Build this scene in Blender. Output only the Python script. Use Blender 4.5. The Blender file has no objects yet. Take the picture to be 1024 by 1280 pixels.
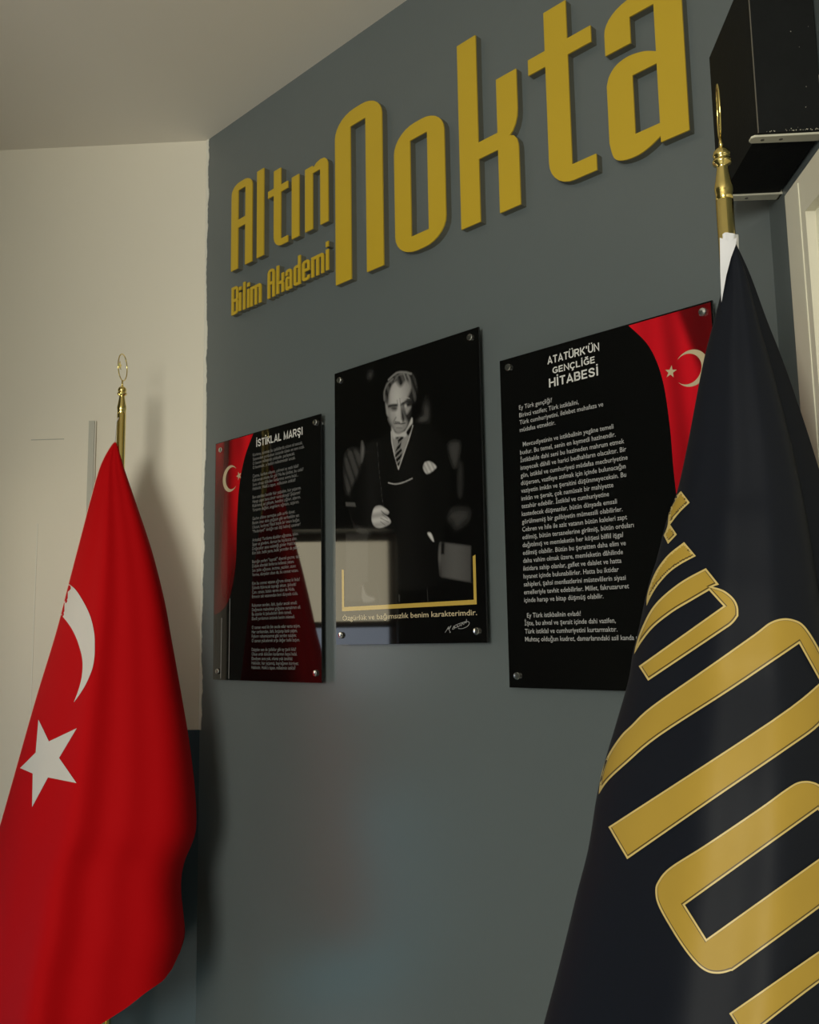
import bpy, math, random
import numpy as np
from mathutils import Vector, Matrix
from mathutils.geometry import delaunay_2d_cdt

sc = bpy.context.scene
COL = sc.collection
random.seed(4)

# ------------------------------------------------------------------ camera
FPX = 1177.05
CAM = Vector((0, 0, 1.5))
RIGHT = Vector((0.9980968, 0.0594169, -0.01650486))
UP = Vector((0.02436765, -0.13414602, 0.99066193))
FWD = Vector((-0.056648, 0.98917869, 0.13533856))
cd = bpy.data.cameras.new('camera')
cam = bpy.data.objects.new('camera', cd); COL.objects.link(cam)
m = Matrix((RIGHT, UP, -FWD)).transposed().to_4x4(); m.translation = CAM
cam.matrix_world = m
cd.sensor_fit = 'HORIZONTAL'; cd.sensor_width = 36; cd.lens = FPX * 36 / 1024
cd.clip_start = 0.05
sc.camera = cam

# ------------------------------------------------------------------ light and exposure
sc.view_settings.view_transform = 'Standard'; sc.view_settings.look = 'None'
sc.view_settings.gamma = 1; sc.view_settings.exposure = 0.0
sc.view_settings.use_curve_mapping = False
world = bpy.data.worlds.new('world'); sc.world = world; world.use_nodes = True
bg = world.node_tree.nodes['Background']; bg.inputs[0].default_value = (0.80, 0.90, 1.0, 1); bg.inputs[1].default_value = 1.6

def area(name, loc, rot, sx, sy, power, col):
    l = bpy.data.lights.new(name, 'AREA'); l.shape = 'RECTANGLE'; l.size = sx; l.size_y = sy
    l.energy = power; l.color = col
    o = bpy.data.objects.new(name, l); COL.objects.link(o); o.location = loc; o.rotation_euler = rot
    return o
area('window_daylight', (-1.7, -2.57, 1.85), (math.radians(90), 0, 0), 1.5, 1.3, 125, (1.0, 0.97, 0.84))

# ------------------------------------------------------------------ geometry of the place
G = Vector((0.74202167, -0.67037589, 0))       # along the grey wall, to the right
N = Vector((-0.67037589, -0.74202167, 0))      # out of the grey wall, into the room
S = 1.55                                       # distance camera - grey wall
ROTW = math.atan2(G.y, G.x)
def ray(px, py): return RIGHT * ((px - 512) / FPX) - UP * ((py - 640) / FPX) + FWD
def uz(px, py, off=0.02):
    r = ray(px, py); q = r * ((S - off) / abs(r.dot(N)))
    return q.dot(G), q.z + CAM.z
def W(u, off, z): return G * u - N * (S - off) + Vector((0, 0, z))
def aty(px, py, y):
    r = ray(px, py); return CAM + r * (y / r.y)
H = 3.11
CORNER = W(-2.472, 0, 0); YB = CORNER.y        # where white and grey wall meet
XR = 0.547; UEND = (XR + N.x * S) / G.x        # where grey wall meets the right wall
XL, YR = -3.2, -2.6
XP, YP = -1.56, 0.4                            # pier added out of view, keeps the boards' reflections dark

# ------------------------------------------------------------------ materials
def mat(name, col, rough=0.5, metal=0.0, spec=0.5, ior=None, coat=0.0, noise=None, bump=None, sheen=0.0, grain=None):
    m = bpy.data.materials.new(name); m.use_nodes = True
    nt = m.node_tree; b = nt.nodes['Principled BSDF']
    b.inputs['Base Color'].default_value = (*col, 1); b.inputs['Roughness'].default_value = rough
    b.inputs['Metallic'].default_value = metal; b.inputs['Specular IOR Level'].default_value = spec
    if ior: b.inputs['IOR'].default_value = ior
    b.inputs['Coat Weight'].default_value = coat; b.inputs['Coat Roughness'].default_value = 0.03
    if sheen: b.inputs['Sheen Weight'].default_value = sheen
    tc = nt.nodes.new('ShaderNodeTexCoord')
    if noise:
        sc_, amt = noise
        n = nt.nodes.new('ShaderNodeTexNoise'); n.inputs['Scale'].default_value = sc_; n.inputs['Detail'].default_value = 6
        nt.links.new(tc.outputs['Object'], n.inputs['Vector'])
        mx = nt.nodes.new('ShaderNodeMix'); mx.data_type = 'RGBA'
        mx.inputs[6].default_value = (*[c * (1 - amt) for c in col], 1); mx.inputs[7].default_value = (*[min(1, c * (1 + amt)) for c in col], 1)
        nt.links.new(n.outputs['Fac'], mx.inputs[0]); nt.links.new(mx.outputs[2], b.inputs['Base Color'])
    if bump:
        sc_, st = bump
        n = nt.nodes.new('ShaderNodeTexNoise'); n.inputs['Scale'].default_value = sc_; n.inputs['Detail'].default_value = 4
        nt.links.new(tc.outputs['Object'], n.inputs['Vector'])
        bp = nt.nodes.new('ShaderNodeBump'); bp.inputs['Strength'].default_value = st; bp.inputs['Distance'].default_value = 0.002
        nt.links.new(n.outputs['Fac'], bp.inputs['Height']); nt.links.new(bp.outputs[0], b.inputs['Normal'])
    if grain:
        w = nt.nodes.new('ShaderNodeTexWave'); w.inputs['Scale'].default_value = grain; w.inputs['Distortion'].default_value = 0.3
        nt.links.new(tc.outputs['Object'], w.inputs['Vector'])
        bp = nt.nodes.new('ShaderNodeBump'); bp.inputs['Strength'].default_value = 0.08; bp.inputs['Distance'].default_value = 0.0005
        nt.links.new(w.outputs['Fac'], bp.inputs['Height']); nt.links.new(bp.outputs[0], b.inputs['Normal'])
    return m
M = {}
M['white_paint'] = mat('white_paint', (0.69, 0.645, 0.54), 0.6, noise=(1.2, 0.05), bump=(60, 0.12))
M['ceiling_paint'] = mat('ceiling_paint', (0.76, 0.71, 0.63), 0.8, noise=(0.8, 0.05), bump=(40, 0.1))
M['grey_paint'] = mat('grey_paint', (0.106, 0.125, 0.129), 0.30, spec=0.7, noise=(1.5, 0.06), bump=(45, 0.10))
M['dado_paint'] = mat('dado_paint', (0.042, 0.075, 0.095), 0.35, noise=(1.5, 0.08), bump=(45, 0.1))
M['plaster'] = mat('plaster', (0.72, 0.70, 0.62), 0.8, bump=(200, 0.4))
M['gold_face'] = mat('gold_face', (0.56, 0.38, 0.025), 0.36, metal=0.12, spec=0.5, noise=(6, 0.04))
M['letter_side'] = mat('letter_side', (0.12, 0.12, 0.095), 0.5)
M['acrylic'] = mat('acrylic', (0.002, 0.002, 0.002), 0.04, ior=1.6)
M['print_white'] = mat('print_white', (0.62, 0.62, 0.60), 0.05, ior=1.6)
M['print_text'] = mat('print_text', (0.36, 0.36, 0.36), 0.05, ior=1.6)
M['print_dim'] = mat('print_dim', (0.20, 0.20, 0.20), 0.05, ior=1.6)
M['print_gold'] = mat('print_gold', (0.48, 0.33, 0.07), 0.05, ior=1.6)
M['print_cream'] = mat('print_cream', (0.50, 0.42, 0.27), 0.05, ior=1.6)
M['chrome'] = mat('chrome', (0.75, 0.75, 0.73), 0.18, metal=1.0)
M['brass'] = mat('brass', (0.90, 0.72, 0.26), 0.16, metal=1.0, noise=(30, 0.08))
M['red_cloth'] = mat('red_cloth', (0.46, 0.0005, 0.003), 0.8, spec=0.12, sheen=0.0, grain=900)
M['white_cloth'] = mat('white_cloth', (0.62, 0.58, 0.54), 0.65, spec=0.3, grain=900)
M['hem_cloth'] = mat('hem_cloth', (0.72, 0.42, 0.32), 0.6)
M['satin'] = mat('satin', (0.78, 0.78, 0.82), 0.35)
M['navy_cloth'] = mat('navy_cloth', (0.0030, 0.0048, 0.0105), 0.6, spec=0.24, sheen=0.01, grain=900)
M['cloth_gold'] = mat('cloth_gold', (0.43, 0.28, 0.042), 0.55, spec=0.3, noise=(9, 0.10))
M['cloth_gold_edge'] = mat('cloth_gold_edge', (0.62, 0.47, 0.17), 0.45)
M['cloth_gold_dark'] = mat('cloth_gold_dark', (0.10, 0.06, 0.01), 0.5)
M['black_box'] = mat('black_box', (0.010, 0.011, 0.011), 0.75, spec=0.12, noise=(40, 0.25), bump=(300, 0.2))
M['black_edge'] = mat('black_edge', (0.12, 0.11, 0.09), 0.5)
M['dust'] = mat('dust', (0.55, 0.52, 0.42), 0.9)
M['bracket_paint'] = mat('bracket_paint', (0.62, 0.60, 0.48), 0.45, noise=(60, 0.08))
M['bracket_hole'] = mat('bracket_hole', (0.12, 0.11, 0.09), 0.6)
M['door_paint'] = mat('door_paint', (0.66, 0.63, 0.52), 0.4, noise=(12, 0.05))
M['door_edge'] = mat('door_edge', (0.78, 0.76, 0.62), 0.4)
M['duct'] = mat('duct', (0.42, 0.41, 0.35), 0.5)
M['floor'] = mat('floor', (0.46, 0.47, 0.44), 0.35, noise=(3, 0.1))
M['frame_white'] = mat('frame_white', (0.75, 0.75, 0.72), 0.4)
g_ = bpy.data.materials.new('window_glass'); g_.use_nodes = True
gb = g_.node_tree.nodes['Principled BSDF']; gb.inputs['Transmission Weight'].default_value = 1; gb.inputs['Roughness'].default_value = 0.02; gb.inputs['IOR'].default_value = 1.1
M['glass'] = g_
def vcol_mat(name, rough, ior):
    m = mat(name, (0, 0, 0), rough, ior=ior); nt = m.node_tree
    a = nt.nodes.new('ShaderNodeVertexColor'); a.layer_name = 'Col'
    nt.links.new(a.outputs['Color'], nt.nodes['Principled BSDF'].inputs['Base Color']); return m
def pane(name, col, st):
    m = mat(name, [c * .5 for c in col], 0.3); b = m.node_tree.nodes['Principled BSDF']
    b.inputs['Emission Color'].default_value = (*col, 1); b.inputs['Emission Strength'].default_value = st; return m
M['glow_cream'] = pane('glow_cream', (1.0, 0.89, 0.62), 2.9)      # added glowing surfaces, for tinted reflections in boards and wall
M['glow_white'] = pane('glow_white', (0.75, 0.85, 1.0), 1.8)
M['glow_blue'] = pane('glow_blue', (0.10, 0.42, 0.55), 2.0)
M['print_photo'] = vcol_mat('print_photo', 0.05, 1.6)

# ------------------------------------------------------------------ helpers
def mesh_obj(name, verts, faces, mats, parent=None, fm=None, smooth=False, loc=None):
    me = bpy.data.meshes.new(name)
    me.from_pydata([tuple(v) for v in verts], [], [tuple(f) for f in faces])
    for k in (mats if isinstance(mats, (list, tuple)) else [mats]): me.materials.append(M[k])
    if fm is not None: me.polygons.foreach_set('material_index', fm)
    if smooth: me.polygons.foreach_set('use_smooth', [True] * len(me.polygons))
    me.update()
    o = bpy.data.objects.new(name, me); COL.objects.link(o)
    if parent: o.parent = parent
    if loc is not None: o.location = loc
    return o
def tag(o, label=None, cat=None, group=None, kind=None):
    if label: o['label'] = label
    if cat: o['category'] = cat
    if group: o['group'] = group
    if kind: o['kind'] = kind
    return o
def empty(name, loc, rz, label, cat, group=None):
    o = bpy.data.objects.new(name, None); COL.objects.link(o); o.location = loc; o.rotation_euler = (0, 0, rz)
    o.empty_display_size = 0.05
    return tag(o, label, cat, group)
class MB:
    def __init__(s): s.v = []; s.f = []; s.m = []
    def add(s, v, f, mi=0):
        b = len(s.v); s.v += [tuple(x) for x in v]; s.f += [tuple(i + b for i in q) for q in f]; s.m += [mi] * len(f)
    def box(s, a, b, mi=0, M4=None):
        v = [Vector((x, y, z)) for z in (a[2], b[2]) for y in (a[1], b[1]) for x in (a[0], b[0])]
        if M4: v = [M4 @ q for q in v]
        s.add(v, [(0, 2, 3, 1), (4, 5, 7, 6), (0, 1, 5, 4), (2, 6, 7, 3), (0, 4, 6, 2), (1, 3, 7, 5)], mi)
    def lathe(s, prof, n=28, c=(0, 0, 0), axis='z', mi=0):
        v = []; f = []
        for r, h in prof:
            for k in range(n):
                a = 2 * math.pi * k / n; p = (r * math.cos(a), r * math.sin(a), h)
                if axis == 'y': p = (p[0], p[2], p[1])
                v.append((p[0] + c[0], p[1] + c[1], p[2] + c[2]))
        for i in range(len(prof) - 1):
            for k in range(n):
                q = (i * n + k, i * n + (k + 1) % n, (i + 1) * n + (k + 1) % n, (i + 1) * n + k)
                f.append(q if axis == 'z' else q[::-1])
        f.append(tuple(range(n))[::-1] if axis == 'z' else tuple(range(n)))
        t = tuple((len(prof) - 1) * n + k for k in range(n)); f.append(t if axis == 'z' else t[::-1])
        s.add(v, f, mi)
    def tube(s, pts, r, n=8, closed=False, mi=0):
        pts = [Vector(p) for p in pts]; L = len(pts); v = []; f = []
        for i, p in enumerate(pts):
            a = pts[(i - 1) % L] if (closed or i) else p; b = pts[(i + 1) % L] if (closed or i < L - 1) else p
            t = (b - a).normalized(); x = t.cross(Vector((0.3, 1, 0.2))).normalized(); y = t.cross(x)
            for k in range(n):
                th = 2 * math.pi * k / n; v.append(p + x * r * math.cos(th) + y * r * math.sin(th))
        for i in range(L if closed else L - 1):
            j = (i + 1) % L
            for k in range(n): f.append((i * n + k, i * n + (k + 1) % n, j * n + (k + 1) % n, j * n + k))
        if not closed: f.append(tuple(range(n))[::-1]); f.append(tuple((L - 1) * n + k for k in range(n)))
        s.add(v, f, mi)
    def build(s, name, mats, parent=None, smooth=False, loc=None):
        return mesh_obj(name, s.v, s.f, mats, parent, s.m, smooth, loc)

def seg_dist(P, poly, closed=True):
    """distance of points P (n,2) to the outline of poly"""
    A = np.array(poly, float); B = np.roll(A, -1, 0)
    if not closed: A = A[:-1]; B = B[:-1]
    d = np.full(len(P), 1e9)
    for a, b in zip(A, B):
        ab = b - a; L = ab @ ab
        t = np.clip(((P - a) @ ab) / (L if L > 0 else 1), 0, 1)
        q = P - (a + t[:, None] * ab); d = np.minimum(d, np.hypot(q[:, 0], q[:, 1]))
    return d
def inside(P, poly):
    A = np.array(poly, float); B = np.roll(A, -1, 0); r = np.zeros(len(P), bool)
    for a, b in zip(A, B):
        c = (a[1] > P[:, 1]) != (b[1] > P[:, 1])
        if a[1] == b[1]: continue
        r ^= c & (P[:, 0] < (b[0] - a[0]) * (P[:, 1] - a[1]) / (b[1] - a[1]) + a[0])
    return r
def resample(poly, step):
    out = []; n = len(poly)
    for i in range(n):
        a = poly[i]; b = poly[(i + 1) % n]; L = math.hypot(b[0] - a[0], b[1] - a[1]); k = max(1, int(L / step))
        for j in range(k): out.append((a[0] + (b[0] - a[0]) * j / k, a[1] + (b[1] - a[1]) * j / k))
    return out
def cdt(loops, step=None, keep=None):
    """triangulate the area inside loops[0] and outside loops[1:] (keep overrides), interior points every step"""
    vs = []; es = []
    for lp in loops:
        lp = resample(lp, step) if step else list(lp)
        b = len(vs); vs += [Vector(p) for p in lp]; es += [(b + i, b + (i + 1) % len(lp)) for i in range(len(lp))]
    if step:
        A = np.array(loops[0]); x0, z0 = A.min(0); x1, z1 = A.max(0)
        X, Z = np.meshgrid(np.arange(x0 + step / 2, x1, step), np.arange(z0 + step / 2, z1, step))
        P = np.stack([X.ravel(), Z.ravel()], 1); k = inside(P, loops[0])
        P = P[k]
        d = np.min([seg_dist(P, l) for l in loops], 0); P = P[d > step * 0.35]
        vs += [Vector(p) for p in P]
    v, e, f, *_ = delaunay_2d_cdt(vs, es, [], 0, 1e-7)
    v = np.array([tuple(p) for p in v]); F = np.array([tuple(t) for t in f])
    c = v[F].mean(1)
    k = inside(c, loops[0]) if keep is None else keep(c)
    if keep is None:
        for h in loops[1:]: k &= ~inside(c, h)
    return v, F[k], c[k]
def roundpoly(pts, n=7):
    """(x,z) or (x,z,rx,rz): elliptical rounded corner for axis aligned edges"""
    out = []; L = len(pts)
    for i, p in enumerate(pts):
        if len(p) == 2: out.append(p); continue
        a = Vector(pts[i - 1][:2]); b = Vector(pts[(i + 1) % L][:2]); c = Vector(p[:2])
        da = (a - c); db = (b - c)
        ra = min((p[2] if abs(da.x) > abs(da.y) else p[3]), da.length * 0.999); rb = min((p[2] if abs(db.x) > abs(db.y) else p[3]), db.length * 0.999)
        A = c + da.normalized() * ra; B = c + db.normalized() * rb
        for k in range(n + 1):
            t = k / n * math.pi / 2
            out.append(tuple(c + (A - c) * (1 - math.sin(t)) + (B - c) * (1 - math.cos(t))))
    r = []
    for q in out:
        if not r or math.hypot(q[0] - r[-1][0], q[1] - r[-1][1]) > 1e-4: r.append((q[0], q[1]))
    return r
def catmull(pts, n=6, closed=False):
    out = []; L = len(pts)
    for i in range(L if closed else L - 1):
        g = (lambda k: pts[k % L]) if closed else (lambda k: pts[min(max(k, 0), L - 1)])
        p0, p1, p2, p3 = g(i - 1), g(i), g(i + 1), g(i + 2)
        for j in range(n):
            t = j / n
            out.append(tuple(.5 * ((2 * b) + (c - a) * t + (2 * a - 5 * b + 4 * c - d) * t * t + (3 * b - a - 3 * c + d) * t ** 3) for a, b, c, d in zip(p0, p1, p2, p3)))
    if not closed: out.append(tuple(pts[-1]))
    return out
def extrude(mb, loops, y0, y1, mi=0, k=0.01):
    """flat shape in local xz (cm) extruded from y0 (back) to y1 (front, more negative), metres"""
    v, F, _ = cdt(loops)
    n = len(v); V = [(p[0] * k, y1, p[1] * k) for p in v] + [(p[0] * k, y0, p[1] * k) for p in v]
    fc = []
    for t in F:
        a, b, c = v[t]
        if (b[0] - a[0]) * (c[1] - a[1]) - (b[1] - a[1]) * (c[0] - a[0]) < 0: t = t[::-1]
        fc.append(tuple(int(i) for i in t)); fc.append(tuple(int(i) + n for i in t[::-1]))
    cnt = {}
    for t in F:
        a, b, c = v[t]
        if (b[0] - a[0]) * (c[1] - a[1]) - (b[1] - a[1]) * (c[0] - a[0]) < 0: t = t[::-1]
        for i in range(3): cnt[(int(t[i]), int(t[(i + 1) % 3]))] = 1
    for (a, b) in cnt:
        if (b, a) not in cnt: fc.append((b, a, a + n, b + n))
    mb.add(V, fc, mi)
def flat(mb, loops, y, mi=0, k=0.01):
    v, F, _ = cdt(loops); fc = []
    for t in F:
        a, b, c = v[t]
        if (b[0] - a[0]) * (c[1] - a[1]) - (b[1] - a[1]) * (c[0] - a[0]) < 0: t = t[::-1]
        fc.append(tuple(int(i) for i in t))
    mb.add([(p[0] * k, y, p[1] * k) for p in v], fc, mi)
def text_shape(s, bold=0.0, res=2):
    cu = bpy.data.curves.new('t', 'FONT'); cu.body = s; cu.size = 1; cu.offset = bold; cu.resolution_u = res
    o = bpy.data.objects.new('t', cu); COL.objects.link(o)
    dg = bpy.context.evaluated_depsgraph_get(); me = o.evaluated_get(dg).to_mesh()
    v = [(p.co.x, p.co.y) for p in me.vertices]; f = [tuple(p.vertices) for p in me.polygons]
    o.evaluated_get(dg).to_mesh_clear(); bpy.data.objects.remove(o); bpy.data.curves.remove(cu)
    return v, f
def put_text(mb, s, x, z, y, size, width=None, bold=0.0, center=False, mi=0, xs=None):
    """one line of lettering, cm in the panel's own frame; size = em height"""
    if not s.strip(): return
    v, f = text_shape(s, bold)
    x0 = min(p[0] for p in v); x1 = max(p[0] for p in v)
    kx = (width / (x1 - x0)) if width else size * (xs or 0.8)
    ox = x - x0 * kx - ((x1 - x0) * kx / 2 if center else 0)
    mb.add([((ox + p[0] * kx) * 0.01, y, (z + p[1] * size) * 0.01) for p in v], f, mi)

def arc(cx, cz, rx, rz, a0, a1, n=12): return [(cx + rx * math.cos(math.radians(a0 + (a1 - a0) * k / n)), cz + rz * math.sin(math.radians(a0 + (a1 - a0) * k / n))) for k in range(n + 1)]
CAPS = {   # centre lines of plain bold capitals, height 1
 'A': (.82, [[(.09, 0), (.41, .93), (.73, 0)], [(.22, .27), (.60, .27)]]),
 'B': (.74, [[(.09, .09), (.42, .09)] + arc(.44, .30, .19, .21, -90, 90) + [(.09, .51)], [(.09, .91), (.40, .91)] + arc(.42, .71, .17, .20, 90, -90) + [(.09, .51)], [(.09, 0), (.09, 1)]]),
 'C': (.80, [arc(.42, .5, .33, .41, 38, 322, 22)]), 'E': (.68, [[(.64, .09), (.09, .09), (.09, .91), (.62, .91)], [(.09, .51), (.58, .51)]]),
 'G': (.84, [arc(.43, .5, .34, .41, 42, 300, 20) + [(.72, .2), (.72, .44), (.44, .44)]]), 'H': (.78, [[(.09, 0), (.09, 1)], [(.69, 0), (.69, 1)], [(.09, .52), (.69, .52)]]),
 'I': (.30, [[(.15, 0), (.15, 1)]]), 'K': (.76, [[(.09, 0), (.09, 1)], [(.68, .98), (.12, .38)], [(.28, .56), (.70, .02)]]),
 'L': (.64, [[(.09, 1), (.09, .09), (.60, .09)]]), 'M': (.90, [[(.09, 0), (.09, .96), (.45, .10), (.81, .96), (.81, 0)]]),
 'N': (.78, [[(.09, 0), (.09, .96), (.69, .04), (.69, 1)]]), 'R': (.78, [[(.09, 0), (.09, .91), (.44, .91)] + arc(.46, .69, .19, .22, 90, -90) + [(.09, .47)], [(.42, .47), (.70, .0)]]),
 'S': (.74, [catmull([(.63, .72), (.52, .87), (.35, .91), (.17, .84), (.12, .71), (.20, .58), (.38, .51), (.56, .42), (.63, .28), (.55, .13), (.36, .09), (.18, .14), (.09, .30)], 3)]),
 'T': (.68, [[(.34, 0), (.34, .91)], [(.02, .91), (.66, .91)]]), 'U': (.78, [[(.09, 1), (.09, .36)] + arc(.39, .36, .30, .27, 180, 360) + [(.69, 1)]]), "'": (.26, [[(.13, .66), (.13, 1)]]), ' ': (.34, [])}
def caps_text(mb, text, x, z, y, height, width, t=.17):
    quads = []; cx = 0
    for ch in text:
        base = {'İ': 'I', 'Ş': 'S', 'Ç': 'C', 'Ğ': 'G', 'Ü': 'U'}.get(ch, ch); w, lines = CAPS[base]; lines = list(lines)
        if ch == 'İ': lines.append([(.15, 1.10), (.15, 1.26)])
        if ch == 'Ü': lines += [[(.22, 1.10), (.22, 1.25)], [(.56, 1.10), (.56, 1.25)]]
        if ch == 'Ğ': lines.append(arc(.44, 1.28, .20, .16, 200, 340, 6))
        if ch in 'ŞÇ': lines.append([(.40, .02), (.46, -.08), (.42, -.19), (.28, -.20)])
        for L in lines:
            P = [Vector(p) for p in L]; n = len(P); lo = []; hi = []
            for i in range(n):
                a = (P[i] - P[i - 1]).normalized() if i else (P[1] - P[0]).normalized(); b = (P[i + 1] - P[i]).normalized() if i < n - 1 else a
                n1 = Vector((-a.y, a.x)); m_ = (n1 + Vector((-b.y, b.x))); m_ = m_.normalized() if m_.length > .3 else n1
                k = (t / 2) / max(.5, m_.dot(n1)); lo.append(P[i] - m_ * k); hi.append(P[i] + m_ * k)
            for i in range(n - 1): quads.append([(q.x + cx, q.y) for q in (lo[i], lo[i + 1], hi[i + 1], hi[i])])
        cx += w + .08
    k = width / (cx - .08)
    for q in quads: mb.add([((x + p[0] * k) * .01, y, (z + p[1] * height) * .01) for p in q], [(0, 1, 2, 3)])

# ------------------------------------------------------------------ the setting
def quad_wall(name, pts, mk, parent=None, th=0.1, nrm=None):
    """pts: polygon in order seen from the room; nrm: unit vector pointing away from the room"""
    n = len(pts); v = [Vector(p) for p in pts]; b = [p + nrm * th for p in v]
    f = [tuple(range(n)), tuple(range(2 * n - 1, n - 1, -1))] + [(i, i + n, (i + 1) % n + n, (i + 1) % n) for i in range(n)]
    o = mesh_obj(name, v + b, f, mk, parent); o['kind'] = 'structure'; return o
C0 = CORNER; C1 = W(UEND, 0, 0)
def at(p, z): return Vector((p.x, p.y, z))
plan = [Vector((XP, YB, 0)), at(C0, 0), at(C1, 0), Vector((XR, YR, 0)), Vector((XL, YR, 0)), Vector((XL, YP, 0)), Vector((XP, YP, 0))]
quad_wall('floor', plan, 'floor', nrm=Vector((0, 0, -1)))
quad_wall('ceiling', [at(p, H) for p in plan[::-1]], 'ceiling_paint', nrm=Vector((0, 0, 1)))
ZD = 1.249
wb = quad_wall('wall_back', [(XP, YB, 0), (C0.x, YB, 0), (C0.x, YB, H), (XP, YB, H)], 'white_paint', nrm=Vector((0, 1, 0)))
ga = quad_wall('wall_accent', [at(C0, 0), at(C1, 0), at(C1, H), at(C0, H)], 'grey_paint', nrm=-N)
quad_wall('wall_right', [(XR, C1.y, 0), (XR, YR, 0), (XR, YR, H), (XR, C1.y, H)], 'grey_paint', nrm=Vector((1, 0, 0)))
quad_wall('wall_left', [(XL, YR, 0), (XL, YP, 0), (XL, YP, H), (XL, YR, H)], 'grey_paint', nrm=Vector((-1, 0, 0)))
mb = MB(); dy0, dy1, dz = 2.16, 2.60, 1.93
mb.box((XL, YP, 0), (XP, dy0, H)); mb.box((XL, dy1, 0), (XP, YB + .1, H)); mb.box((XL, dy0, dz), (XP, dy1, H))
o = mb.build('reflection_pier', ['grey_paint']); o['kind'] = 'structure'  # unseen block, shaped to keep lit walls from mirroring in the boards
# painted grey dado on the white wall: coat of paint with its own top edge
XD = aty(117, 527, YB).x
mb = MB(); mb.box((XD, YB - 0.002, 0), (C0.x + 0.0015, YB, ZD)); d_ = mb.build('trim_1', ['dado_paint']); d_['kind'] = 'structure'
# ragged plaster edge in the corner
vs = []; fs = []; zz = np.linspace(ZD, H, 260); w = .010
for i, z in enumerate(zz):
    w = min(.018, max(.006, w + random.gauss(0, .0016)))
    for off in (0.0, 0.002):
        for u in (0.0, w): vs.append(W(-2.472 + u, off, z))
for i in range(len(zz) - 1):
    a = i * 4; b = a + 4
    fs += [(a + 2, a + 3, b + 3, b + 2), (a + 1, b + 1, b + 3, a + 3)]
e_ = mesh_obj('trim_2', vs, fs, 'plaster'); e_['kind'] = 'structure'
# rear wall with the window the daylight comes through
wx0, wx1, wz0, wz1 = -2.5, -0.9, 1.15, 2.55
mb = MB()
mb.box((XL, YR - 0.2, 0), (wx0, YR, H)); mb.box((wx1, YR - 0.2, 0), (XR, YR, H)); mb.box((wx0, YR - 0.2, 0), (wx1, YR, wz0)); mb.box((wx0, YR - 0.2, wz1), (wx1, YR, H))
o = mb.build('wall_rear', ['white_paint']); o['kind'] = 'structure'
win = bpy.data.objects.new('window_1', None); COL.objects.link(win); win.location = ((wx0 + wx1) / 2, YR - 0.1, wz0); win['kind'] = 'structure'
mb = MB(); ww = (wx1 - wx0) / 2; hh = wz1 - wz0
mb.box((-ww, -.03, 0), (-ww + .05, .03, hh)); mb.box((ww - .05, -.03, 0), (ww, .03, hh)); mb.box((-ww, -.03, 0), (ww, .03, .05)); mb.box((-ww, -.03, hh - .05), (ww, .03, hh)); mb.box((-.03, -.03, 0), (.03, .03, hh))
mb.build('window_frame', ['frame_white'], win)
for a, b in ((-ww + .05, -.03), (.03, ww - .05)):
    mb = MB(); mb.box((a, -.004, .05), (b, .004, hh - .05)); mb.build('pane', ['glass'], win)

# door with casing on the right wall
dr = bpy.data.objects.new('door_1', None); COL.objects.link(dr); dr.location = (XR, 0.95, 0); dr['kind'] = 'structure'
y1 = 1.386 - 0.95; y2 = 1.31 - 0.95; xf = 0.5 - XR; zt = 2.16; zi = 2.10
mb = MB(); mb.box((xf, y2, 0), (0, y1, zi)); mb.box((xf, -y1, 0), (0, -y2, zi)); mb.box((xf, -y1, zi), (0, y1, zt)); mb.build('casing', ['door_paint'], dr)
mb = MB(); mb.box((xf - .001, y2 + .018, 0), (xf, y2 + .0215, zt - .008)); mb.box((xf - .001, -y2 - .0215, 0), (xf, -y2 - .018, zt - .008)); mb.build('casing_bead', ['door_edge'], dr)
mb = MB(); mb.box((xf + .030, -y2, 0.01), (xf + .044, y2, zi)); 
lf = mb.build('door_leaf', ['door_edge'], dr)
mb = MB(); mb.box((xf + .014, y2 - .05, 0.01), (xf + .030, y2, zi)); mb.box((xf + .014, -y2, 0.01), (xf + .030, -y2 + .05, zi)); mb.box((xf + .014, -y2 + .05, zi - .05), (xf + .030, y2 - .05, zi)); mb.build('door_stop', ['door_edge'], dr)
mb = MB(); mb.lathe([(.008, 0), (.008, .03)], 16, (0, 0, 0)); mb.box((-.012, -.10, -.008), (.0, .01, .008)); h = mb.build('door_handle', ['chrome'], dr); h.location = (xf - .005, -y2 + .11, 1.02)
# glowing door added in the pier, stands in for shapes mirrored in the boards
dl = bpy.data.objects.new('reflection_door', None); COL.objects.link(dl); dl.location = (XP - .15, (dy0 + dy1) / 2, 0); dl['kind'] = 'structure'
hw = (dy1 - dy0) / 2
mb = MB()
for a, b in ((0, .16), (.93, 1.34), (1.555, 1.58), (1.90, dz)): mb.box((-.06, -hw, a), (-.02, hw, b))
mb.box((-.06, -hw, .16), (-.02, -hw + .03, 1.90)); mb.box((-.06, hw - .03, .16), (-.02, hw, 1.90)); mb.build('door_leaf', ['duct'], dl)
for a, b, k in ((.16, .93, 'glow_blue'), (1.34, 1.555, 'glow_white'), (1.58, 1.90, 'glow_cream')):
    mb = MB(); mb.box((-.045, -hw + .03, a), (-.035, hw - .03, b)); mb.build('pane', [k], dl)

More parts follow.
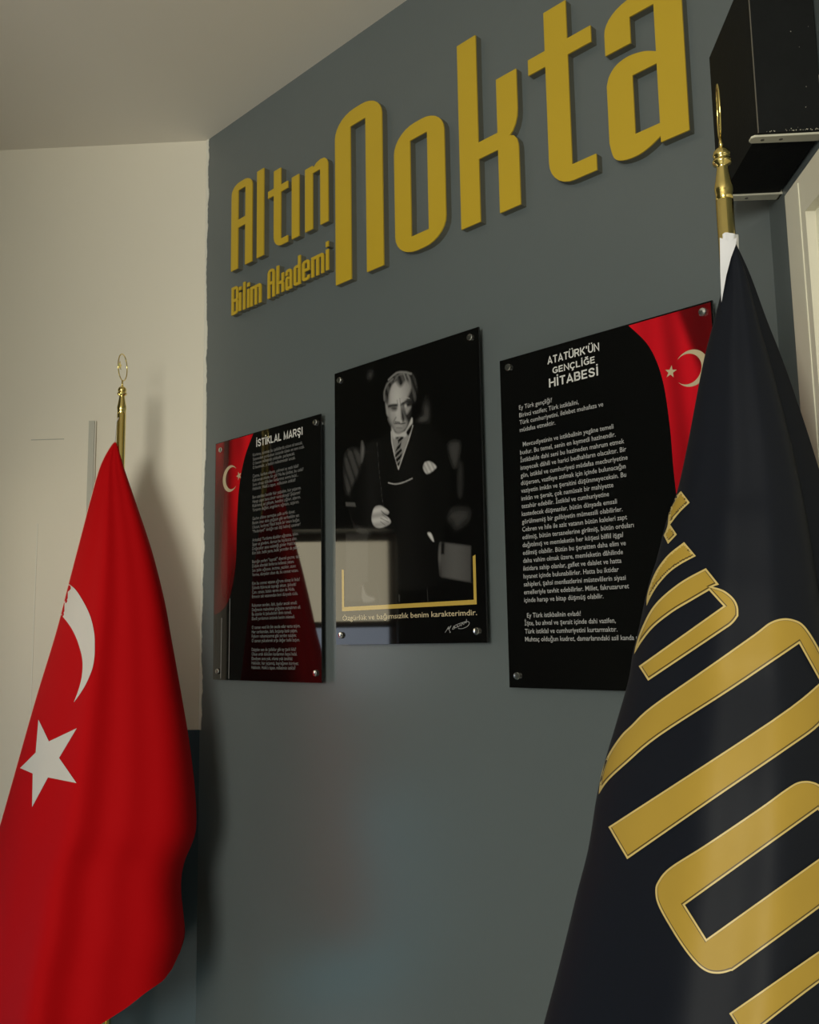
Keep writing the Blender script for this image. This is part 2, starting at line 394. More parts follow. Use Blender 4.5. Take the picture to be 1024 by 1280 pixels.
# cable duct and seams on the white wall
p = aty(117, 527, YB); q = aty(108, 900, YB)
mb = MB(); mb.box((-.010, -.012, 0), (.008, -.0005, p.z)); mb.box((.008, -.008, 0), (.011, -.0005, p.z), 1)
tag(mb.build('cable_duct', ['duct', 'plaster'], None, loc=(p.x, YB, 0)), 'narrow grey beige cable duct running up the white wall behind the red flag', 'cable duct')
for (ax, ay, bx, by) in ((39, 550, 80, 550.5), (47, 655, 36, 980)):
    a = aty(ax, ay, YB); b = aty(bx, by, YB)
    mb = MB(); w = .0014
    if abs(a.x - b.x) > abs(a.z - b.z): mb.box((a.x, YB - .001, a.z - w), (b.x, YB, a.z + w))
    else: mb.box((a.x - w, YB - .001, b.z), (a.x + w, YB, a.z))
    mb.build('seam', ['duct' if ay < 600 else 'plaster'], wb)

# ------------------------------------------------------------------ raised letters of the sign
def g_n(w, Hh, s, b, rx, ry): return [roundpoly([(0, 0), (0, Hh, rx, ry), (w, Hh, rx, ry), (w, 0), (w - s, 0), (w - s, Hh - b), (s, Hh - b), (s, 0)])]
def g_nn(w, Hh, s, b):     # small n with a stem and an arch that springs from it
    return [roundpoly([(0, 0), (0, Hh), (s, Hh), (s * 1.15, Hh - .16 * s), (w * .52, Hh + .03 * w), (w - .34 * w, Hh + .1 * s)] ) [:0] or
            [(0, 0), (0, Hh), (s, Hh), (s * 1.15, Hh - .2 * s), (w * .5, Hh + .02 * w), (w * .68, Hh + .06 * w), (w * .85, Hh + .04 * w), (w * .95, Hh - .04 * w), (w, Hh - .15 * w), (w, 0), (w - s, 0), (w - s, Hh - b), (s, Hh - b), (s, 0)]]
def g_A(w, Hh, s, b, zb, zt, rx, ry): return [roundpoly([(0, 0), (0, Hh, rx, ry), (w, Hh, rx, ry), (w, 0), (w - s, 0), (w - s, zb), (s, zb), (s, 0)]), [(s, zt), (w - s, zt), (w - s, Hh - b), (s, Hh - b)]]
def g_o(w, Hh, s, b, rx, ry, z0=0): return [roundpoly([(0, z0, rx, ry), (0, Hh, rx, ry), (w, Hh, rx, ry), (w, z0, rx, ry)]), [(s, z0 + b), (w - s, z0 + b), (w - s, Hh - b), (s, Hh - b)]]
def g_bar(w, Hh): return [[(0, 0), (w, 0), (w, Hh), (0, Hh)]]
def g_t(w, Hh, xs, s, zc0, zc1, b, rx, ry):
    return [roundpoly([(xs, 0, rx, ry), (xs, zc0), (0, zc0), (0, zc1), (xs, zc1), (xs, Hh), (xs + s, Hh), (xs + s, zc1), (w, zc1), (w, zc0), (xs + s, zc0), (xs + s, b), (w, b), (w, 0)])]
def g_k(w, Hh, xh, s, zb0, zb1):
    m = (zb0 + zb1) / 2; r = s * .75; g = w - s * .42
    return [roundpoly([(0, 0), (0, Hh), (s, Hh), (s, zb1), (w - s, zb1), (w - s, xh), (w, xh), (w, m + r * 1.25), (w - .03 * s, m + r * .85), (w - .12 * s, m + r * .48), (w - .27 * s, m + r * .16), (g, m), (w - .22 * s, m - r * .10), (w - .07 * s, m - r * .36), (w - .01 * s, m - r * .66), (w, m - r * .95), (w, 0), (w - s, 0), (w - s, zb0), (s, zb0), (s, 0)])]
def g_a(w, Hh, s, b, zb):   # open top arch over a closed bowl
    top = roundpoly([(0, Hh - .29 * Hh), (0, Hh, w * .40, b * 1.25), (w, Hh, w * .40, b * 1.25), (w, 0), (w - s, 0), (w - s, b * .33)], 8)
    low = catmull([(w - s, b * .33), (w * .5, b * .0), (w * .34, -b * .16), (w * .16, -b * .08), (w * .05, b * .25), (0, b * 1.1)], 5)
    up = catmull([(0, zb + b * .05), (w * .04, zb + b * .55), (w * .14, zb + b * .95), (w * .3, zb + b * 1.1), (w * .5, zb + b * .95), (w - s, zb + b * .62)], 5)
    return [top[:-1] + low + up + [(w - s, Hh - b), (s, Hh - b), (s, Hh - .29 * Hh)], [(s, b), (w - s, b), (w - s, zb - b * .02), (s, zb - b * .02)]]
def g_B(w, Hh, s, b):
    m = Hh * .5; r = w * .4
    return [roundpoly([(0, 0), (0, Hh), (w, Hh, r, r), (w, m + .1 * w, r * .3, r * .3), (w * .88, m), (w, m - .1 * w, r * .3, r * .3), (w, 0, r, r)]), [(s, b), (w - s, b), (w - s, m - b * .5), (s, m - b * .5)], [(s, m + b * .5), (w - s, m + b * .5), (w - s, Hh - b), (s, Hh - b)]]
def g_d(w, A, xh, s, b): return [roundpoly([(0, 0, w * .4, b), (0, xh, w * .4, b), (w - s, xh), (w - s, A), (w, A), (w, 0)]), [(s, b), (w - s, b), (w - s, xh - b), (s, xh - b)]]
def g_e(w, xh, s, b):
    m = xh * .45
    return [roundpoly([(0, 0, w * .4, b), (0, xh, w * .4, b), (w, xh, w * .4, b), (w, m), (s, m), (s, b), (w - s, b), (w - s, m - b * 1.6), (w, m - b * 1.6), (w, 0, w * .4, b)]), [(s, m + b), (w - s, m + b), (w - s, xh - b), (s, xh - b)]]
def g_m(w, xh, s, b):
    p = (w - s) / 2
    return [roundpoly([(0, 0), (0, xh), (w, xh, w * .16, b), (w, 0), (w - s, 0), (w - s, xh - b), (p + s, xh - b), (p + s, 0), (p, 0), (p, xh - b), (s, xh - b), (s, 0)])]
Z0 = 150.0
letters = [
 ('N', -181.1, 92.5, g_n(18.4, 46.3, 6.2, 4.4, 7.8, 5.6), 'tallest gold letter of the sign, arch shaped like n, starting the big word', 0),
 ('o', -158.4, 92.6, g_o(17.1, 32.7, 5.6, 4.0, 7.4, 5.6), 'gold letter o of the big word with a narrow upright opening', 0),
 ('k', -136.6, 92.9, g_k(17.3, 45.4, 31.6, 5.8, 14.9, 18.9), 'gold letter k with a tall stem in the middle of the big word', 0),
 ('t', -116.0, 93.2, g_t(16.3, 40.4, 4.6, 5.8, 28.0, 31.6, 3.5, 6.2, 6.0), 'big gold letter t with crossbar, left of the last big letter', 0),
 ('a', -96.5, 93.2, g_a(17.2, 32.6, 5.9, 3.9, 16.3), 'big gold letter a, last of the big word, nearest the black box', 0),
 ('A', -229.9, 111.0, g_A(10.8, 27.0, 3.5, 2.4, 12.7, 15.2, 4.2, 3.0), 'first gold letter of the medium word, capital A with crossbar', 1),
 ('l', -216.7, 111.1, g_bar(3.4, 26.7), 'plain gold upright bar letter l after the medium capital A', 1),
 ('t', -211.2, 111.4, g_t(9.4, 23.3, 2.8, 3.3, 16.0, 18.1, 1.9, 3.6, 3.4), 'medium gold letter t with crossbar, middle of the medium word', 1),
 ('i', -200.0, 111.4, g_bar(3.3, 18.2), 'short gold bar, dotless letter between medium t and n', 1),
 ('n', -194.0, 111.4, g_nn(9.9, 18.2, 3.3, 2.2), 'medium gold letter n, last of the medium word, beside the tall arch', 1),
 ('B', -229.5, 97.1, g_B(3.5, 8.6, 1.15, .9), 'small gold capital B starting the lowest line of the sign', 2),
 ('i', -225.6, 97.4, [g_bar(1.1, 5.7), (6.4, 7.5)], 'small gold letter i directly after the small capital B', 2),
 ('l', -223.5, 97.3, g_bar(1.1, 8.4), 'small thin gold letter l in the first word of the lowest line', 2),
 ('i', -221.4, 97.3, [g_bar(1.1, 5.7), (6.4, 7.6)], 'small gold letter i right before the first small m', 2),
 ('m', -219.8, 97.2, g_m(5.4, 5.9, 1.15, .9), 'small gold letter m ending the first word of the lowest line', 2),
 ('A', -211.3, 97.2, g_A(3.4, 8.5, 1.15, .8, 3.9, 4.8, 1.6, 1.2), 'small gold capital A starting the second word of the lowest line', 2),
 ('k', -207.1, 97.4, g_k(3.5, 8.3, 5.6, 1.15, 2.6, 3.5), 'small gold letter k after the small capital A', 2),
 ('a', -202.9, 97.3, g_a(2.9, 5.9, 1.05, .8, 3.0), 'small gold letter a between small k and d', 2),
 ('d', -199.2, 97.4, g_d(3.1, 8.3, 5.8, 1.1, .8), 'small gold letter d with a tall stem on its right', 2),
 ('e', -195.4, 97.6, g_e(3.3, 5.8, 1.1, .8), 'small gold letter e between small d and the last m', 2),
 ('m', -191.4, 97.6, g_m(5.4, 5.7, 1.15, .9), 'small gold letter m near the end of the lowest line', 2),
 ('i', -185.2, 97.8, [g_bar(1.2, 5.8), (6.5, 8.0)], 'small gold letter i with square dot ending the lowest line', 2),
]
grp = ['large gold letters of the wall sign', 'medium gold letters of the wall sign', 'small gold letters of the wall sign']
for ch, u, z, loops, lab, gi in letters:
    e = empty('sign_letter', W(u / 100, 0, (z + Z0) / 100), ROTW, lab, 'letter', grp[gi])
    dot = None
    if isinstance(loops[-1], tuple): dot = loops[-1]; loops = loops[0]; 
    mb = MB(); extrude(mb, loops, 0.0, -0.0165); mb.build('letter_body', ['letter_side'], e)
    mb = MB(); extrude(mb, loops, -0.0165, -0.020); mb.build('letter_face', ['gold_face'], e)
    if dot:
        d = MB(); L = [[(0, dot[0]), (1.15, dot[0]), (1.15, dot[1]), (0, dot[1])]]
        extrude(d, L, 0.0, -0.0165, 1); extrude(d, L, -0.0165, -0.020, 0); d.build('dot', ['gold_face', 'letter_side'], e)

# ------------------------------------------------------------------ boards
PW, PH, OFF = 49.5, 69.4, 0.022
def loc2(px, py, u0, z0):
    u, z = uz(px, py, OFF); return ((u - u0) * 100, (z - z0) * 100)
def board(u0, z0, label, bolts):
    e = empty('wall_board', W(u0, 0, z0), ROTW, label, 'board', None)
    mb = MB(); mb.box((0, -OFF, 0), (PW / 100, -OFF + .004, PH / 100)); mb.build('acrylic_sheet', ['acrylic'], e)
    for x, z in bolts:
        mb = MB(); mb.lathe([(.0062, 0), (.0062, -OFF + .004)], 16, (x / 100, 0, z / 100), 'y')
        mb.lathe([(.0078, -OFF - .0004), (.0078, -OFF - .004), (.0066, -OFF - .006), (.002, -OFF - .0066)], 20, (x / 100, 0, z / 100), 'y')
        mb.build('standoff', ['chrome'], e, smooth=False)
    return e
YF = -OFF - .0003
def moon_star(mb, cx, cz, r, star, sr, rot, direction, y, mi=0):
    """crescent opening to +direction and a five pointed star"""
    pts = []
    a0 = math.radians(38)
    for k in range(41): t = a0 + (2 * math.pi - 2 * a0) * k / 40; pts.append((cx + direction * r * math.cos(t), cz + r * math.sin(t)))
    ri = r * .80; ox = r * .23
    p0 = pts[-1]; b0 = math.atan2(r * math.sin(a0), r * math.cos(a0) - ox); ri = math.hypot(r * math.sin(a0), r * math.cos(a0) - ox)
    for k in range(1, 40): t = -b0 - (2 * math.pi - 2 * b0) * k / 40; pts.append((cx + direction * (ox + ri * math.cos(t)), cz + ri * math.sin(t)))
    flat(mb, [pts], y, mi)
    st = []
    for k in range(10): t = rot + math.pi * k / 5; q = sr if k % 2 == 0 else sr * .40; st.append((star[0] + q * math.cos(t), star[1] + q * math.sin(t)))
    flat(mb, [st], y, mi)
def paint_mesh(name, outline, step, colfn, y, parent):
    v, F, _ = cdt([outline], step); fc = []
    for t in F:
        a, b, c = v[t]
        if (b[0] - a[0]) * (c[1] - a[1]) - (b[1] - a[1]) * (c[0] - a[0]) < 0: t = t[::-1]
        fc.append(tuple(int(i) for i in t))
    o = mesh_obj(name, [(p[0] * .01, y, p[1] * .01) for p in v], fc, 'print_photo', parent)
    ca = o.data.color_attributes.new('Col', 'FLOAT_COLOR', 'POINT'); c = colfn(v)
    ca.data.foreach_set('color', np.concatenate([c, np.ones((len(c), 1))], 1).ravel().astype(np.float32)); return o
def sm(x, a, b): t = np.clip((x - a) / (b - a), 0, 1); return t * t * (3 - 2 * t)

# --- left board: anthem text, red flag print on its left
b1 = board(-2.368, 1.398, 'narrow looking black glossy board with long text, leftmost of three', [(3.2, 67.0), (47.6, 67.4), (47.2, 2.4), (2.7, 2.4)])
cur = catmull([(19.3, 69.2), (15.2, 63), (12.6, 55), (11.6, 45), (11.0, 32), (8.0, 23), (4.0, 19.6), (.2, 18.6)])
def red1(v):
    x, z = v[:, 0], v[:, 1]
    c = 0.33 + 0.25 * np.exp(-((x - 11.5 - (z - 50) * .28) / 3.5) ** 2) - 0.25 * np.exp(-((x - 3 - (z - 50) * .16) / 3.2) ** 2) + .06 * np.sin(x * .9 + z * .08)
    c *= .25 + .75 * sm(z, 15, 62); c *= .55 + .45 * sm(x + (z - 60) * .3, 1, 8)
    c = np.clip(c, .02, 1); return np.stack([c, c * .01, c * .02], 1)
paint_mesh('red_print', cur + [(.2, 40), (.2, 69.2)], .6, red1, YF, b1)
mb = MB(); moon_star(mb, 8.0, 57.8, 3.9, (12.4, 58.0), 1.35, math.pi / 2 + .3, 1, YF - .0002); mb.build('crescent_and_star', ['print_cream'], b1)
mb = MB(); flat(mb, [[(3.9, .4), (4.2, .4), (4.4, 17.6), (4.1, 17.6)]], YF); flat(mb, [[(8.0, .4), (8.3, .4), (8.5, 23), (8.2, 23)]], YF); mb.build('printed_pole', ['print_dim'], b1)
mb = MB(); caps_text(mb, 'İSTİKLAL MARŞI', 20.7, 65.1, YF, 2.15, 21.3); mb.build('title', ['print_white'], b1)
verses = '''Korkma, sönmez bu şafaklarda yüzen al sancak;
Sönmeden yurdumun üstünde tüten en son ocak.
O benim milletimin yıldızıdır, parlayacak;
O benimdir, o benim milletimindir ancak.

Çatma, kurban olayım, çehreni ey nazlı hilal!
Kahraman ırkıma bir gül! Ne bu şiddet, bu celal?
Sana olmaz dökülen kanlarımız sonra helal...
Hakkıdır, Hakk'a tapan, milletimin istiklal!

Ben ezelden beridir hür yaşadım, hür yaşarım.
Hangi çılgın bana zincir vuracakmış? Şaşarım!
Kükremiş sel gibiyim, bendimi çiğner, aşarım.
Yırtarım dağları, enginlere sığmam, taşarım.

Garbın afakını sarmışsa çelik zırhlı duvar,
Benim iman dolu göğsüm gibi serhaddim var.
Ulusun, korkma! Nasıl böyle bir imanı boğar,
"Medeniyet!" dediğin tek dişi kalmış canavar?

Arkadaş! Yurduma alçakları uğratma, sakın.
Siper et gövdeni, dursun bu hayâsızca akın.
Doğacaktır sana vadettiği günler Hakk'ın...
Kim bilir, belki yarın, belki yarından da yakın.

Bastığın yerleri "toprak!" diyerek geçme, tanı:
Düşün altındaki binlerce kefensiz yatanı.
Sen şehit oğlusun, incitme, yazıktır, atanı:
Verme, dünyaları alsan da, bu cennet vatanı.

Kim bu cennet vatanın uğruna olmaz ki feda?
Şüheda fışkıracak toprağı sıksan, şüheda!
Canı, cananı, bütün varımı alsın da Hüda,
Etmesin tek vatanımdan beni dünyada cüda.

Ruhumun senden, ilahi, şudur ancak emeli:
Değmesin mabedimin göğsüne namahrem eli.
Bu ezanlar ki şehadetleri dinin temeli,
Ebedî yurdumun üstünde benim inlemeli.

O zaman vecd ile bin secde eder varsa taşım,
Her cerihamdan, ilahi, boşanıp kanlı yaşım,
Fışkırır ruhumücerret gibi yerden naaşım;
O zaman yükselerek arşa değer belki başım.

Dalgalan sen de şafaklar gibi ey şanlı hilal!
Olsun artık dökülen kanlarımın hepsi helal.
Ebediyen sana yok, ırkıma yok izmihlal:
Hakkıdır, hür yaşamış, bayrağımın hürriyet;
Hakkıdır, Hakk'a tapan, milletimin istiklal!'''.split('\n')
mb = MB(); n = len(verses)
for i, s in enumerate(verses): put_text(mb, s, 19.2, 62.6 - i * (62.6 - 3.2) / (n - 1), YF, 1.32, xs=.80)
X = max(v[0] for v in mb.v); k = .235 / (X - .192); mb.v = [(.192 + (v[0] - .192) * k, v[1], v[2]) for v in mb.v]
tag(mb.build('body_text', ['print_dim'], b1), kind='stuff')

# --- middle board: black and white portrait photograph
b2 = board(-1.8157, 1.493, 'black glossy board with portrait photo of man in dark suit, middle of three', [(2.2, 67.2), (47.1, 67.5), (46.9, 2.5), (2.2, 2.3)])
U2, Z2 = -1.8157, 1.493
a5 = lambda L: [loc2(410 + x / 4.876, 400 + y / 4.876, U2, Z2) for x, y in L]
a6 = lambda L: [loc2(410 + x / 4.876, 620 + y / 4.876, U2, Z2) for x, y in L]
def portrait(v):
    c = np.full(len(v), .0015); col = None
    def poly(pts, val, soft=.25, sm_=True):
        nonlocal c
        if sm_: pts = catmull(pts, 5, True)
        lo = np.min(pts, 0) - 2; hi = np.max(pts, 0) + 2
        k = np.where((v > lo).all(1) & (v < hi).all(1))[0]; P = v[k]
        d = seg_dist(P, pts); d = np.where(inside(P, pts), d, -d); a = np.clip(d / soft * .5 + .5, 0, 1)
        w = val(P) if callable(val) else val; c[k] = c[k] * (1 - a) + w * a
    def line(pts, w, val, soft=.2):
        nonlocal c
        d = seg_dist(v, pts, False); a = np.clip((w - d) / soft + .5, 0, 1); c = c * (1 - a) + val * a
    def blob(p, rx, rz, amt):
        nonlocal c
        q = a5([p])[0]; c = c + amt * np.exp(-((v[:, 0] - q[0]) / rx) ** 2 - ((v[:, 1] - q[1]) / rz) ** 2)
    # furniture and hazy shapes behind him
    blob((258, 335), 1.0, 1.0, .03); blob((600, 560), 1.0, 2.2, .035); blob((575, 605), 1.4, .7, .04)
    poly(a5([(108, 815), (205, 800), (195, 900), (150, 1040), (110, 1040)]), lambda P: .012 + .03 * np.abs(np.sin(P[:, 0] * 1.3 + P[:, 1] * .6)), .8)
    poly(a5([(207, 740), (225, 800), (212, 865), (203, 850)]), .10, .5)
    poly(a5([(735, 765), (800, 750), (790, 860), (768, 890)]), .035, .8); poly(a5([(800, 880), (818, 900), (815, 1060), (795, 1050)]), .02, .8)
    poly(a6([(735, 130), (770, 85), (850, 90), (850, 140), (790, 190), (760, 160)]), .03, 1.2)
    poly(a6([(150, 70), (245, 195), (243, 235), (180, 225)]), .035, 1.0); poly(a6([(110, 230), (243, 236), (243, 640), (110, 640)]), .022, .3, False)
    poly(a6([(685, 283), (712, 285), (872, 305), (872, 525), (680, 492), (668, 400)]), lambda P: .058 + .012 * np.sin(P[:, 0] * .5), .3, False)
    poly(a6([(668, 300), (690, 283), (688, 320), (680, 480), (672, 440)]), .14, .3); poly(a6([(690, 285), (712, 285), (710, 355), (690, 355)]), .004, .3, False)
    poly(a6([(555, 520), (610, 490), (612, 540), (560, 545)]), .03, .5)
    poly(a6([(210, 525), (612, 535), (700, 640), (600, 672), (210, 672)]), .0015, .3, False)
    poly(a6([(212, 540), (235, 600), (280, 620), (278, 642), (212, 642)]), .09, .3)
    line(a6([(300, 535), (318, 640)]), .12, .02); line(a6([(605, 545), (610, 640)]), .08, .03); line(a6([(435, 605), (435, 640)]), .15, .04)
    # suit
    poly(a5([(385, 660), (330, 720), (240, 760), (215, 850), (190, 940), (150, 1010), (130, 1100), (160, 1250), (300, 1290), (350, 1400), (360, 1620), (660, 1620), (680, 1400), (740, 1100), (730, 800), (640, 640), (560, 640), (520, 640)]), lambda P: .0028 + .004 * np.exp(-((P[:, 0] - 14) / 3) ** 2) + .0025 * np.exp(-((P[:, 0] - 26) / 5) ** 2), .6)
    line(a5([(300, 750), (310, 900), (338, 1140)]), .06, .035, .15); line(a5([(228, 805), (300, 808)]), .06, .02)
    line(catmull(a5([(560, 1130), (480, 1180), (430, 1300)])), .08, .008)
    # shirt, collar, tie
    h = lambda L: [loc2(470 + x / 8.83, 455 + y / 8.83, U2, Z2) for x, y in L]
    poly(h([(168, 745), (190, 700), (215, 760), (320, 750), (395, 590), (408, 680), (360, 830), (300, 1000), (250, 1165), (205, 1000), (175, 860)]), .20, .2, False)
    line(h([(170, 750), (178, 870), (205, 1000), (250, 1160), (305, 1000), (365, 830), (408, 680)]), .13, .42, .2)
    poly(h([(322, 745), (360, 690), (398, 595), (404, 640), (380, 700), (335, 750)]), .40, .2)
    poly(h([(338, 745), (400, 660), (395, 720), (365, 785), (345, 780)]), .004, .2)
    poly(h([(175, 690), (200, 745), (250, 775), (320, 745), (338, 790), (300, 810), (220, 805), (205, 830), (180, 780)]), .36, .25)
    poly(h([(225, 812), (305, 805), (285, 860), (275, 920), (292, 980), (250, 1130), (210, 1000), (240, 900), (245, 850)]), lambda P: np.where(np.sin(P[:, 0] * 2.6 - P[:, 1] * 4.6) > .3, .14, .006), .2)
    # head
    face = h([(125, 450), (140, 330), (165, 250), (230, 180), (330, 150), (390, 220), (405, 330), (400, 450), (390, 560), (360, 660), (310, 735), (255, 762), (215, 745), (175, 670), (140, 590)])
    def skin(P):
        hx = lambda X, Y: h([(X, Y)])[0]
        q = hx(230, 370); r = .17 + .20 * np.exp(-((P[:, 0] - q[0]) / 3.6) ** 2 - ((P[:, 1] - q[1]) / 5.5) ** 2)
        q = hx(255, 560); r = r + .10 * np.exp(-((P[:, 0] - q[0]) / 1.0) ** 2 - ((P[:, 1] - q[1]) / 2.5) ** 2)
        e0 = hx(280, 430); e1 = hx(340, 640)
        lim = np.where(P[:, 1] < e0[1], e0[0] + (e1[0] - e0[0]) * np.clip((e0[1] - P[:, 1]) / (e0[1] - e1[1]), 0, 1) ** 2, e0[0] + 1.2 + (P[:, 1] - e0[1]) * .75)
        r = r * (1 - .92 * sm(P[:, 0], lim - .4, lim + 1.0)); q = hx(140, 590); r = r * (.6 + .4 * sm(P[:, 0], q[0] - .6, q[0] + 1.4)); return r
    poly(face, skin, .3)
    poly(h([(105, 420), (122, 440), (140, 520), (140, 580), (122, 560), (112, 500)]), .22, .25)           # ear
    poly(h([(95, 400), (90, 320), (110, 240), (160, 160), (240, 100), (330, 88), (400, 110), (440, 200), (450, 320), (430, 420), (405, 400), (395, 300), (375, 220), (330, 190), (270, 250), (215, 190), (170, 240), (145, 330), (132, 430), (108, 420)]), lambda P: .035 + .025 * np.sin(P[:, 0] * 3.3 + P[:, 1] * 1.3), .5)
    for L_, v_ in (([(140, 175), (230, 100), (320, 92), (390, 110)], .22), ([(96, 400), (95, 310), (125, 225), (190, 165)], .16), ([(350, 120), (375, 180), (385, 260)], .18), ([(205, 185), (250, 125), (300, 110)], .12), ([(310, 110), (330, 170), (340, 230)], .20)): line(catmull(h(L_)), .16, v_, .5)
    poly(h([(150, 475), (200, 462), (240, 470), (235, 505), (180, 512)]), .09, .6); poly(h([(138, 600), (175, 640), (200, 700), (180, 690), (150, 640)]), .14, .5)
    line(catmull(h([(145, 466), (185, 458), (235, 455)])), .34, .02, .5); line(catmull(h([(275, 455), (330, 415), (385, 395)])), .26, .03, .5)   # brows
    line(h([(235, 400), (240, 450)]), .09, .12); line(h([(265, 380), (272, 445)]), .09, .12); line(catmull(h([(262, 400), (300, 365), (370, 380)])), .10, .30, .25)
    poly(h([(175, 488), (205, 480), (232, 492), (205, 505)]), .025, .35); line(h([(180, 515), (225, 512)]), .10, .14, .3)
    poly(h([(310, 470), (330, 440), (375, 455), (385, 480), (345, 550), (325, 520)]), .22, .4); poly(h([(335, 440), (385, 425), (392, 455), (350, 470)]), .015, .3); poly(h([(320, 455), (334, 448), (338, 470), (325, 478)]), .36, .25)
    poly(h([(248, 470), (268, 470), (280, 590), (262, 625), (225, 625), (232, 570)]), .33, .5)                                                    # nose
    poly(h([(278, 470), (300, 520), (320, 600), (300, 640), (284, 600), (278, 540)]), .02, .4); poly(h([(262, 626), (285, 624), (288, 642), (268, 646)]), .34, .25)
    line(h([(215, 640), (262, 645)]), .14, .07, .3); line(h([(205, 658), (240, 657), (290, 660), (325, 652)]), .12, .035, .25)
    line(catmull(h([(222, 590), (205, 620), (195, 650)])), .14, .11, .35); line(h([(225, 685), (290, 685)]), .16, .25, .4); line(h([(230, 705), (285, 708)]), .10, .12, .3)
    # pocket square, chain, hands, cuff
    poly(a5([(582, 905), (590, 870), (622, 862), (660, 890), (650, 912), (605, 938)]), lambda P: .33 + .08 * np.sin(P[:, 0] * 5 + P[:, 1] * 3), .2)
    line(catmull(a5([(370, 992), (410, 1000), (460, 990), (515, 965)])), .13, .30, .15)
    poly(a6([(270, 110), (285, 70), (315, 58), (345, 72), (372, 95), (366, 112), (345, 106), (325, 88), (338, 108), (372, 135), (384, 160), (365, 178), (320, 194), (285, 185), (268, 150)]), lambda P: .34 + .08 * np.sin(P[:, 1] * 2.6), .2)
    for P_ in ([(330, 112), (365, 140)], [(322, 135), (372, 160)], [(320, 155), (350, 178)]): line(a6(P_), .08, .10, .2)
    poly(a6([(608, 228), (625, 224), (638, 245), (646, 278), (628, 262)]), .45, .2)
    poly(a6([(108, 38), (165, 40), (171, 65), (110, 62)]), .06, .2, False)
    c = c * 1.15
    return np.stack([c, c * .97, c * .95], 1)
paint_mesh('portrait_photo', [(.5, 8.0), (49, 8.0), (49, 69.0), (.5, 69.0)], .21, portrait, YF, b2)
mb = MB(); flat(mb, [[(2.4, 18.6), (2.4, 8.2), (46.9, 8.2), (46.9, 18.9), (46.1, 18.6), (46.1, 9.2), (3.2, 9.2), (3.2, 18.4)]], YF - .0002)
mb.build('gold_bracket_line', ['print_gold'], b2)
mb = MB(); put_text(mb, 'Özgürlük ve bağımsızlık benim karakterimdir.', 2.5, 5.9, YF, 1.75, width=44.4, bold=.007); mb.build('quote', ['print_cream'], b2)
sg = MB()
for P_ in ([(715, 832), (728, 812), (738, 795)], [(738, 795), (733, 812), (745, 800), (752, 790), (740, 815), (748, 830), (742, 832)], [(765, 800), (760, 812), (772, 808), (775, 796), (766, 800), (785, 802), (790, 788), (796, 800), (806, 783), (812, 792), (820, 774), (828, 784), (835, 765), (842, 775), (846, 750)], [(765, 795), (800, 778), (850, 765), (863, 775), (850, 795), (820, 808), (795, 808)]):
    q = catmull(a6(P_), 4); sg.tube([(x * .01, YF, z * .01) for x, z in q], .0006, 5)
sg.build('signature', ['print_text'], b2)

# --- right board: address to the youth
b3 = board(-1.2630, 1.401, 'wide black glossy board with white heading and text, partly behind the navy flag', [(2.5, 67.4), (47.7, 67.6), (2.3, 2.4), (47.5, 2.4)])
cur = catmull([(32.2, 69.1), (36.4, 63.9), (38.8, 57.1), (39.8, 47.8), (40.1, 39), (41.0, 30), (44, 22), (49.2, 17)])
def red3(v):
    x, z = v[:, 0], v[:, 1]
    c = .55 - .05 * np.sin(x * 1.1); e = 42.6 - (69 - z) * .0 + (69 - z) * .30
    c = c * (1 - .80 * sm(x - e, -.9, 1.1) * sm(z, 48, 62)) ; c = c * (.35 + .65 * sm(z, 18, 56))
    c = c * (1 - .3 * np.exp(-((x - 41 - (60 - z) * .1) / 1.5) ** 2)); c = np.clip(c, .02, 1); return np.stack([c, c * .01, c * .025], 1)
paint_mesh('red_print', cur + [(49.2, 40), (49.2, 69.1)], .5, red3, YF, b3)
mb = MB(); moon_star(mb, 44.7, 57.9, 3.4, (40.6, 58.1), 1.25, math.pi / 2 - .2, -1, YF - .0002); mb.build('crescent_and_star', ['print_cream'], b3)
mb = MB(); caps_text(mb, "ATATÜRK'ÜN", 12.7, 65.8, YF, 1.6, 12.7); caps_text(mb, 'GENÇLİĞE', 13.9, 63.55, YF, 1.35, 10.4); caps_text(mb, 'HİTABESİ', 12.9, 60.85, YF, 1.85, 12.1)
mb.build('title', ['print_white'], b3)
body = [('Ey Türk gençliği!', 4.9, 57.7), ('Birinci vazifen; Türk istiklalini,', 4.9, 56.05), ('Türk cumhuriyetini, ilelebet muhafaza ve', 4.9, 54.5), ('müdafaa etmektir.', 4.9, 52.9)]
ls = ['Mevcudiyetinin ve istikbalinin yegâne temeli', 'budur. Bu temel, senin en kıymetli hazinendir.', 'İstikbalde dahi seni bu hazineden mahrum etmek', 'isteyecek dâhili ve harici bedhahların olacaktır. Bir', 'gün, istiklal ve cumhuriyeti müdafaa mecburiyetine', 'düşersen, vazifeye atılmak için içinde bulunacağın', 'vaziyetin imkân ve şeraitini düşünmeyeceksin. Bu', 'imkân ve şerait, çok namüsait bir mahiyette', 'tezahür edebilir. İstiklal ve cumhuriyetine', 'kastedecek düşmanlar, bütün dünyada emsali', 'görülmemiş bir galibiyetin mümessili olabilirler.', 'Cebren ve hile ile aziz vatanın bütün kaleleri zapt', 'edilmiş, bütün tersanelerine girilmiş, bütün orduları', 'dağıtılmış ve memleketin her köşesi bilfiil işgal', 'edilmiş olabilir. Bütün bu şeraitten daha elim ve', 'daha vahim olmak üzere, memleketin dâhilinde', 'iktidara sahip olanlar, gaflet ve dalalet ve hatta', 'hıyanet içinde bulunabilirler. Hatta bu iktidar', 'sahipleri, şahsi menfaatlerini müstevlilerin siyasi', 'emelleriyle tevhit edebilirler. Millet, fakruzaruret', 'içinde harap ve bitap düşmüş olabilir.']
